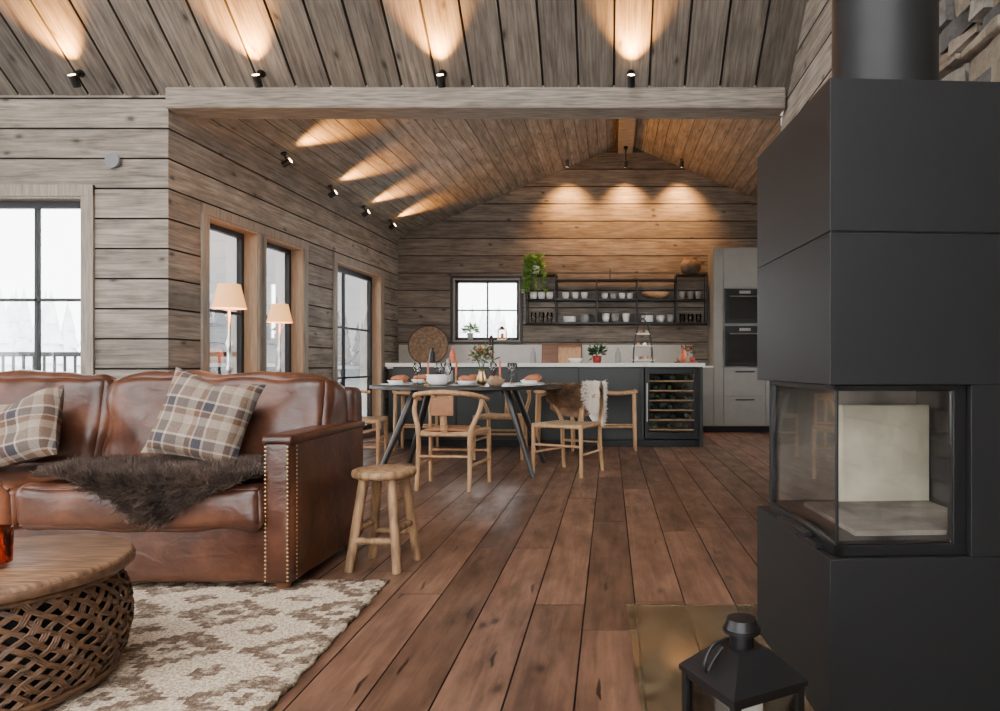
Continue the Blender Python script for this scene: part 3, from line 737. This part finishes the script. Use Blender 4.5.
k=MB()
k.box(-3.17,1.24,9.72,10.29,0.08,0.91,GREEN); k.box(-3.17,1.24,9.76,10.29,0,0.08,BLACK); k.box(-3.18,1.25,9.69,10.26,0.91,0.95,STONET)
for i in range(7): k.box(-3.16+i*0.628,-3.16+i*0.628+0.62,9.70,9.722,0.09,0.90,GREEN)
k.obj('kitchen_base_cabinets',0.003)
k=MB(); k.box(-3.19,1.25,10.272,10.299,0.952,1.27,SPLASH); k.obj('backsplash')
k=MB()
k.box(1.48,3.3,9.72,10.29,0.09,2.64,CABG); k.box(1.26,3.3,9.77,10.29,0,0.09,BLACK); k.box(1.26,1.48,9.72,10.26,0.09,0.93,CABG); k.box(1.26,1.48,9.70,10.26,0.93,0.95,STONET)
def door(x0,x1,z0,z1,m=CABG): k.box(x0+0.003,x1-0.003,9.70,9.72,z0+0.003,z1-0.003,m)
door(1.48,1.62,0.09,2.64); door(1.26,1.48,0.09,0.52);door(1.26,1.48,0.52,0.93)
for x0,x1 in((1.62,2.22),(2.22,2.80),(2.80,3.3)):
    door(x0,x1,2.08,2.64)
    if x0<2.0:
        door(x0,x1,0.09,0.52);door(x0,x1,0.52,0.93)
    else: 
        door(x0,x1,0.09,0.52);door(x0,x1,0.52,0.93); door(x0,x1,0.93,2.08)
for z in (0.47,0.87): 
    for x0 in (1.64,2.24): k.box(x0+0.15,x0+0.42,9.685,9.70,z-0.008,z+0.008,BLACK)
k.obj('tall_kitchen_cabinet',0.003)
o=MB()
for z0,z1 in((0.95,1.52),(1.56,2.05)):
    o.box(1.64,2.20,9.672,9.70,z0,z1,BLACK); o.box(1.67,2.17,9.668,9.674,z0+0.05,z1-0.13,FGLASS)
    o.cyl((1.70,9.645,z1-0.11),(2.14,9.645,z1-0.11),0.008,SILVER,seg=8)
    for xx in (1.72,2.12): o.cyl((xx,9.645,z1-0.11),(xx,9.672,z1-0.11),0.006,SILVER,seg=6)
    o.box(1.84,2.0,9.669,9.673,z1-0.07,z1-0.03,SILVER)
o.obj('built_in_oven',0.002)

s=MB()
def rod(a,b2,r_=0.011): s.cyl(a,b2,r_,BLACK,seg=6)
yA,yB=10.02,10.285
for x0,x1,zs in ((-1.24,-0.80,(1.58,1.93,2.30)),(0.98,1.43,(1.58,1.93,2.30))):
    for x in (x0,x1):
        for y in (yA,yB): rod((x,y,1.58),(x,y,2.30),0.012)
        for z in zs: rod((x,yA,z),(x,yB,z))
    for z in zs:
        for y in (yA,yB): rod((x0,y,z),(x1,y,z))
        s.box(x0,x1,yA,yB,z-0.006,z+0.006,BLACK)
s.box(-0.80,0.98,yA,yB,1.574,1.60,BLACK); s.box(-0.80,0.98,yA,yB,1.92,1.945,BLACK)
s.box(-0.80,0.98,yA,yB,2.215,2.235,BLACK); 
for x in (-0.2,0.4): s.box(x-0.01,x+0.01,yA,yB,1.6,2.22,BLACK)
rod((0.0,yB-0.01,2.23),(0.0,yB-0.01,2.42),0.008)
s.obj('wall_shelf')
d=MB()
def cup(x,y,z,r_,h,m): d.lathe([(0,0),(r_*0.7,0),(r_,h*0.5),(r_,h),(r_*0.9,h),(r_*0.85,h*0.3),(0,h*0.2)],(x,y,z),m,seg=16,cap=False)
def stack(x,y,z,r_,n_,m):
    for i in range(n_): d.lathe([(0,0),(r_*0.6,0),(r_,0.012),(r_*0.97,0.014),(0,0.008)],(x,y,z+i*0.014),m,seg=18,cap=False)
for x in (-0.66,-0.52,-0.38): cup(x,10.13,1.946,0.05,0.10,WHITE)
for x in (-0.08,0.05,0.18,0.30): cup(x,10.13,1.946,0.045,0.09,WHITE if x!=0.05 else CERB)
stack(-0.60,10.14,1.601,0.10,6,WHITE); stack(-0.36,10.14,1.601,0.08,8,CERB)
for x in (-0.06,0.08,0.24): cup(x,10.13,1.601,0.055,0.13,CERB if x==0.08 else WHITE)
for x in (-1.14,-1.02,-0.90): cup(x,10.14,1.937,0.05,0.11,WHITE); cup(x,10.14,1.587,0.045,0.16,CLEAR)
stack(0.55,10.14,1.601,0.10,7,WHITE); cup(0.75,10.14,1.601,0.06,0.1,WHITE); cup(0.90,10.14,1.601,0.05,0.12,CERB)
for x in (1.08,1.20,1.32): cup(x,10.14,1.937,0.045,0.12,CERB); cup(x,10.14,1.587,0.045,0.14,CLEAR)
d.obj('shelf_crockery')
d=MB(); d.lathe([(0,0),(0.06,0),(0.15,0.04),(0.22,0.09),(0.21,0.09),(0.14,0.05),(0,0.015)],(0.68,10.15,1.946),OAK,seg=28,cap=False); d.obj('wooden_bowl')
d=MB(); d.lathe([(0,0),(0.10,0),(0.15,0.08),(0.155,0.14),(0.12,0.20),(0.09,0.23),(0.10,0.25),(0.08,0.25),(0.07,0.21)],(1.20,10.14,2.312),ROUGHPOT,seg=24,cap=False); d.obj('clay_urn')
def potted(name,c,pr,ph,n_,sp,size,m,potm=POT,droop=0,trails=0,up=0.8):
    b=MB(); b.lathe([(0,0),(pr*0.75,0),(pr,ph),(pr*0.9,ph),(pr*0.8,ph*0.85),(0,ph*0.85)],c,potm,seg=20,cap=False)
    top=(c[0],c[1],c[2]+ph)
    for i in range(14):
        a=R()*6.28; b.tube(smooth([top,(top[0]+0.4*sp*math.cos(a),top[1]+0.3*sp*math.sin(a),top[2]+sp*0.5),(top[0]+0.8*sp*math.cos(a),top[1]+0.6*sp*math.sin(a),top[2]+sp*0.4*R())],3),0.003,m,seg=4)
    leafspray(b,(top[0],top[1],top[2]+sp*0.3),n_,sp,m,size,up,droop)
    for i in range(trails):
        a=ru(math.pi*0.9,math.pi*2.1); x0=top[0]+pr*1.1*math.cos(a); y0=top[1]+pr*math.sin(a); L=ru(0.15,0.42)
        P=smooth([top,(x0,y0,top[2]+0.03),(x0+0.04*math.cos(a),y0-0.02,top[2]-L*0.5),(x0+0.06*math.cos(a),y0-0.02,top[2]-L)],5)
        b.tube(P,0.003,m,seg=4)
        for q in P[4:]: leafspray(b,q,4,0.04,m,size*0.8,1)
    return b.obj(name)
potted('trailing_plant',(-1.12,10.05,2.312),0.085,0.11,130,0.19,0.07,LEAF,potm=WHITE,trails=16)
potted('potted_herb',(-2.10,10.22,1.345),0.05,0.10,80,0.14,0.06,LEAF,potm=CERB)
d=MB(); 
for a,b2 in((-1,-1),(1,-1),(1,1),(-1,1)): d.cyl((-1.62+a*0.06,10.22+b2*0.04,1.345),(-1.62+a*0.06,10.22+b2*0.04,1.49),0.006,BRASS,seg=6)
d.box(-1.69,-1.55,10.17,10.27,1.342,1.354,BRASS); d.cyl((-1.62,10.22,1.49),(-1.62,10.22,1.55),0.085,BRASS,r1=0.02,seg=4,sm=False); d.cyl((-1.62,10.22,1.354),(-1.62,10.22,1.44),0.025,PINK)
d.tube([(-1.62+0.04*math.cos(q),10.22,1.56+0.04*math.sin(q)) for q in [i*math.pi/8 for i in range(9)]],0.004,BRASS,seg=5); d.obj('copper_lantern')
f=MB(); fx=-1.45
f.cyl((fx,8.4,0.985),(fx,8.4,1.0),0.03,BLACK); f.tube(smooth([(fx,8.4,1.0),(fx,8.4,1.22),(fx,8.36,1.30),(fx,8.28,1.31),(fx,8.21,1.26),(fx,8.20,1.20)],6),0.013,BLACK,seg=10); f.cyl((fx+0.02,8.4,1.03),(fx+0.09,8.4,1.06),0.007,BLACK)
f.obj('kitchen_faucet')
m_=Matrix.Translation((-2.70,10.12,1.255))@Matrix.Rotation(math.radians(78),4,'X')
d=MB(); d.lathe([(0,0),(0.24,0.0),(0.29,0.03),(0.297,0.03),(0.25,-0.014),(0,-0.014)],(0,0,0),TRAY,seg=40,cap=False,M=m_)
for rr in (0.06,0.12,0.18,0.235): d.tube([(rr*math.cos(i*math.pi/20),rr*math.sin(i*math.pi/20),0.002) for i in range(40)],0.006,TRAY,seg=5,closed=True,M=m_)
d.tube([(0.293*math.cos(i*math.pi/20),0.293*math.sin(i*math.pi/20),0.03) for i in range(40)],0.01,WICK,seg=5,closed=True,M=m_)
d.obj('round_woven_tray')
d=MB(); m_=Matrix.Translation((-0.72,10.14,0.956))@Matrix.Rotation(math.radians(-10),4,'X')
d.rbox((0,0,0.165),(0.60,0.03,0.33),0.012,WOODD,n=10,M=m_); d.rbox((0.12,-0.05,0.14),(0.34,0.025,0.27),0.012,OAK,n=10,M=m_); d.obj('cutting_board')
potted('red_potted_plant',(-0.16,8.40,0.985),0.06,0.09,110,0.13,0.055,LEAFD,potm=REDF)
e=MB(); ex,ey=0.40,8.30
for i,(z,rr) in enumerate(((0.03,0.15),(0.20,0.12),(0.35,0.085))):
    e.lathe([(0,0),(rr,0),(rr+0.01,0.012),(0,0.010)],(ex,ey,0.985+z),WHITE,seg=28,cap=False)
    for q in range(7-i*2):
        a=2*math.pi*q/(7-i*2); e.sph((ex+rr*0.6*math.cos(a),ey+rr*0.6*math.sin(a),0.985+z+0.03),0.022,(OAK,WHITE,TANL)[q%3],seg=10)
for q in range(4):
    a=math.pi/4+q*math.pi/2
    e.tube(smooth([(ex+0.165*math.cos(a),ey+0.165*math.sin(a),0.985),(ex+0.155*math.cos(a),ey+0.155*math.sin(a),1.15),(ex+0.115*math.cos(a),ey+0.115*math.sin(a),1.35),(ex+0.04*math.cos(a),ey+0.04*math.sin(a),1.50),(ex,ey,1.53)],5),0.006,BLACK,seg=6)
e.tube([(ex+0.03*math.cos(i*0.5236),ey,1.56+0.03*math.sin(i*0.5236)) for i in range(12)],0.004,BLACK,seg=5,closed=True)
e.obj('tiered_cake_stand')
d=MB(); d.lathe([(0,0),(0.13,0),(0.15,0.015),(0,0.012)],(0.93,8.3,0.985),WOODD,seg=24,cap=False)
d.lathe([(0,0.012),(0.03,0.012),(0.035,0.12),(0.015,0.16),(0.015,0.20),(0,0.2)],(0.90,8.3,0.985),PINK,seg=16,cap=False)
d.sph((1.0,8.26,1.03),0.035,REDF); d.sph((0.84,8.26,1.03),0.032,POT); leafspray(d,(0.94,8.33,1.12),50,0.10,LEAFD,0.04,1); leafspray(d,(0.94,8.33,1.14),30,0.10,REDF,0.035,1)
d.obj('fruit_and_flower_tray')
d=MB(); d.lathe([(0,0),(0.06,0),(0.10,0.06),(0.095,0.06),(0.055,0.01),(0,0.01)],(-0.42,8.35,0.985),WHITE,seg=24,cap=False); d.obj('white_bowl')
for x in (-2.2,-1.95,-0.95,0.1):
    d=MB(); d.lathe([(0,0),(0.035,0),(0.04,0.02),(0.035,0.12),(0.015,0.16),(0.017,0.19),(0,0.19)],(x,8.42,0.985),(LEAFD,CERB,BLACK,PINK)[int(abs(x*10))%4],seg=16,cap=False); d.obj('kitchen_bottle')

# ---------------------------------------------------------------- FIREPLACE
FM=Matrix.Translation((0.566,1.75,0))@Matrix.Rotation(math.radians(3.4),4,'Z')
f=MB(); W,D=0.70,0.68
f.box(0.004,W,0.004,D,0.0,0.445,STEEL,FM)
f.box(0,W,0,D,0.010,0.451,STEEL,FM)
f.box(0.004,W,0.004,D,0.905,1.68,BLACK,FM)
f.box(0,W,0,D,0.901,1.293,STEEL,FM); f.box(0,W,0,D,1.298,1.693,STEEL,FM)
f.box(0.376,W,0.0,0.05,0.4515,0.9005,STEEL,FM)
f.box(0.60,W,0.05,D,0.4515,0.9005,BLACK,FM)
f.box(0.05,W,0.60,D,0.4515,0.9005,BLACK,FM)
f.box(0.035,0.60,0.035,0.60,0.4515,0.49,BLACK,FM)
f.box(0.035,0.60,0.035,0.60,0.885,0.9005,DBRICK,FM)
f.box(0.02,0.045,0.02,0.60,0.452,0.482,BLACK,FM); f.box(0.02,0.045,0.02,0.60,0.885,0.900,BLACK,FM)
f.box(0.02,0.376,0.02,0.045,0.452,0.482,BLACK,FM); f.box(0.02,0.376,0.02,0.045,0.885,0.90,BLACK,FM)
f.box(0.34,0.376,0.02,0.05,0.48,0.89,BLACK,FM); f.box(0.02,0.04,0.580,0.60,0.48,0.89,BLACK,FM)
f.box(0.026,0.034,0.026,0.034,0.482,0.885,BLACK,FM)
f.box(0.028,0.032,0.03,0.58,0.482,0.885,FGLASS,FM); f.box(0.03,0.34,0.028,0.032,0.482,0.885,FGLASS,FM)
f.box(0.05,0.57,0.575,0.60,0.49,0.885,GBRICK,FM); f.box(0.23,0.525,0.48,0.52,0.49,0.82,CREAM,FM)
f.box(0.53,0.56,0.06,0.575,0.49,0.885,DBRICK,FM); f.box(0.10,0.52,0.08,0.48,0.49,0.504,GBRICK,FM)
f.box(0.0,0.03,0.10,0.45,0.4515,0.468,BLACK,FM); f.box(-0.012,0.012,0.16,0.34,0.470,0.482,BLACK,FM); 
f.cyl((0.012,0.25,0.455),(0.012,0.25,0.475),0.016,BLACK,seg=16,M=FM)
f.obj('wood_burning_fireplace',0.0025)
p=MB(); p.cyl((0.826,2.05,1.695),(0.826,2.05,5.60),0.15,STEEL,seg=64); p.cyl((0.826,2.05,1.695),(0.826,2.05,1.71),0.158,STEEL,seg=64); p.obj('chimney_pipe')
h=MB(); h.add([(0.11,1.05,0.0025),(1.30,1.05,0.0025),(1.30,2.69,0.0025),(0.065,2.69,0.0025),(0.11,1.05,0.008),(1.30,1.05,0.008),(1.30,2.69,0.008),(0.065,2.69,0.008)],[(4,5,6,7),(0,1,5,4),(1,2,6,5),(2,3,7,6),(3,0,4,7)],HEARTH); h.obj('hearth_glass_plate')
q=MB(); z=0.0
while z<4.2:
    hh=ru(0.035,0.11); y=0.6+ru(-0.1,0)
    while y<2.82:
        L=ru(0.08,0.28); y2=min(y+L,2.87); dx=ru(0.0,0.045)
        q.rbox((1.368-0.02-dx/2,(y+y2)/2,z+hh/2),(0.04+dx,y2-y-0.006,hh-0.006),0.008,random.choice(STONES),n=4,wr=0.03,seed=y*7+z); y=y2
        if y2>=2.86: break
    z+=hh
q.obj('stone_chimney_wall')

LM=Matrix.Translation((0.277,1.43,0.0085))@Matrix.Rotation(math.radians(28),4,'Z')
l=MB(); a=0.082
l.box(-a-0.012,a+0.012,-a-0.012,a+0.012,0,0.022,BLACK,LM)
for sx in(-1,1):
    for sy in(-1,1): l.box(sx*a-0.008,sx*a+0.008,sy*a-0.008,sy*a+0.008,0.02,0.285,BLACK,LM)
for sg in(-1,1):
    l.box(-a,a,sg*a-0.006,sg*a+0.006,0.275,0.29,BLACK,LM); l.box(sg*a-0.006,sg*a+0.006,-a,a,0.275,0.29,BLACK,LM)
    l.box(-a,a,sg*a-0.001,sg*a+0.001,0.02,0.276,CLEAR,LM); l.box(sg*a-0.001,sg*a+0.001,-a,a,0.02,0.276,CLEAR,LM)
e_=0.095; r_=0.038
vs=[(-e_,-e_,0.288),(e_,-e_,0.288),(e_,e_,0.288),(-e_,e_,0.288),(-e_,-e_,0.298),(e_,-e_,0.298),(e_,e_,0.298),(-e_,e_,0.298),(-r_,-r_,0.355),(r_,-r_,0.355),(r_,r_,0.355),(-r_,r_,0.355)]
l.add(vs,[(3,2,1,0)]+[(j*4+i,j*4+(i+1)%4,j*4+4+(i+1)%4,j*4+4+i) for j in(0,1) for i in range(4)]+[(8,9,10,11)],BLACK,False,LM)
l.cyl((0,0,0.352),(0,0,0.385),0.026,BLACK,seg=24,M=LM); l.cyl((0,0,0.385),(0,0,0.392),0.040,BLACK,seg=28,M=LM); l.cyl((0,0,0.392),(0,0,0.412),0.036,BLACK,r1=0.030,seg=28,M=LM)
l.tube(smooth([(-0.035,0,0.375),(-0.075,0,0.368),(-0.095,0,0.335),(-0.09,0,0.318),(-0.075,0,0.335),(-0.05,0,0.36)],6),0.004,BLACK,seg=8,M=LM)
for (xx,yy,hh) in ((-0.035,0.0,0.26),(0.038,0.02,0.235)):
    l.cyl((xx,yy,0.022),(xx,yy,hh),0.028,WAX,seg=24,M=LM); l.cyl((xx,yy,hh),(xx,yy,hh+0.012),0.002,BLACK,seg=6,M=LM)
l.obj('candle_lantern',0.0015)

def lamp(x,y):
    b=MB(); b.lathe([(0,0),(0.11,0),(0.11,0.012),(0.04,0.03),(0.016,0.06),(0.012,0.5),(0.018,0.52),(0.012,0.54),(0.010,0.90),(0.022,0.93),(0.012,0.96),(0.012,1.05),(0.022,1.09),(0.010,1.13),(0.008,1.30),(0,1.30)],(x,y,0),SILVER,seg=20,cap=False)
    b.lathe([(0.098,1.31),(0.064,1.46)],(x,y,0),SHADE,seg=32,cap=False)
    b.sph((x,y,1.37),0.022,BULB,seg=10)
    b.tube([(x-0.065,y,1.459),(x+0.065,y,1.459)],0.002,SILVER,seg=4); b.cyl((x,y,1.30),(x,y,1.48),0.004,SILVER,seg=6)
    b.obj('floor_lamp')
    L=bpy.data.lights.new('lamp_bulb','POINT'); L.energy=22; L.color=(1,0.50,0.18); L.shadow_soft_size=0.03
    o=bpy.data.objects.new('floor_lamp_light',L); o.location=(x,y,1.42); scene.collection.objects.link(o)
lamp(-2.38,4.25); lamp(-2.73,5.62)
d=MB(); d.cyl((-3.815,5.226,2.525),(-3.815,5.205,2.525),0.055,GREYP,seg=28); d.obj('wall_vent')  # round grey thermostat on the wall

# ---------------------------------------------------------------- spots
def spotfix(pos,mount,aim,energy,ang=70,blend=1.0,col=(1.0,0.44,0.10)):
    pos=Vector(pos);aim=Vector(aim).normalized(); b=MB()
    b.cyl(pos-aim*0.05,pos+aim*0.035,0.030,BLACK,seg=18); b.cyl(pos+aim*0.0345,pos+aim*0.036,0.025,BULB,seg=16)
    b.cyl(Vector(mount),pos,0.010,BLACK,seg=8); mm=Vector(mount); b.cyl(mm,mm+(pos-mm)*0.15,0.03,BLACK,seg=14)
    b.obj('spotlight')
    L=bpy.data.lights.new('spot','SPOT'); L.energy=energy; L.color=col; L.spot_size=math.radians(ang); L.spot_blend=blend; L.shadow_soft_size=0.04
    o=bpy.data.objects.new('spotlight_beam',L); o.location=pos+aim*0.045
    o.rotation_euler=aim.to_track_quat('-Z','Y').to_euler(); scene.collection.objects.link(o)
cn=Vector((0,SL,1)).normalized()
for x in (-3.98,-2.62,-1.256,0.158,-5.4,-6.8):
    m=Vector((x,5.12,EZ+SL*(5.25-5.12)-0.01)); spotfix(m-cn*0.11,m,up+cn*0.24,430,84)
for (x,y) in ((-3.12,6.5),(-3.13,7.6),(-3.10,8.55),(-3.04,9.4)):
    zc=2.89+0.4186*(x+3.42-0.0396*(y-5.25))-0.01; m=Vector((x,y,zc)); nn=Vector((-0.386,0,0.922))
    spotfix(m-nn*0.095,m,Vector((0.922,0,0.386))+nn*0.15,330,68)
for x in (-0.63,0.23,1.05):
    zc=(RZ-0.4186*abs(x-RX)-0.01) if x!=0.23 else 4.16; m=Vector((x,9.95,zc)); p_=Vector((x,9.95,3.90))
    spotfix(p_,m,Vector((0,0.40,-1)),270,96,col=(1.0,0.50,0.17))

w=bpy.data.worlds.new('overcast'); scene.world=w; w.use_nodes=True; bg=w.node_tree.nodes['Background']
bg.inputs[0].default_value=(0.99,0.99,1.0,1); bg.inputs[1].default_value=10.5
cam=bpy.data.cameras.new('cam'); co=bpy.data.objects.new('camera',cam); scene.collection.objects.link(co)
co.location=(0,0,0.95); co.rotation_euler=(math.radians(90),0,0)
cam.sensor_width=36; cam.lens=24.48; cam.shift_x=-0.11; cam.shift_y=0.0105; cam.clip_start=0.05; cam.clip_end=500
scene.camera=co
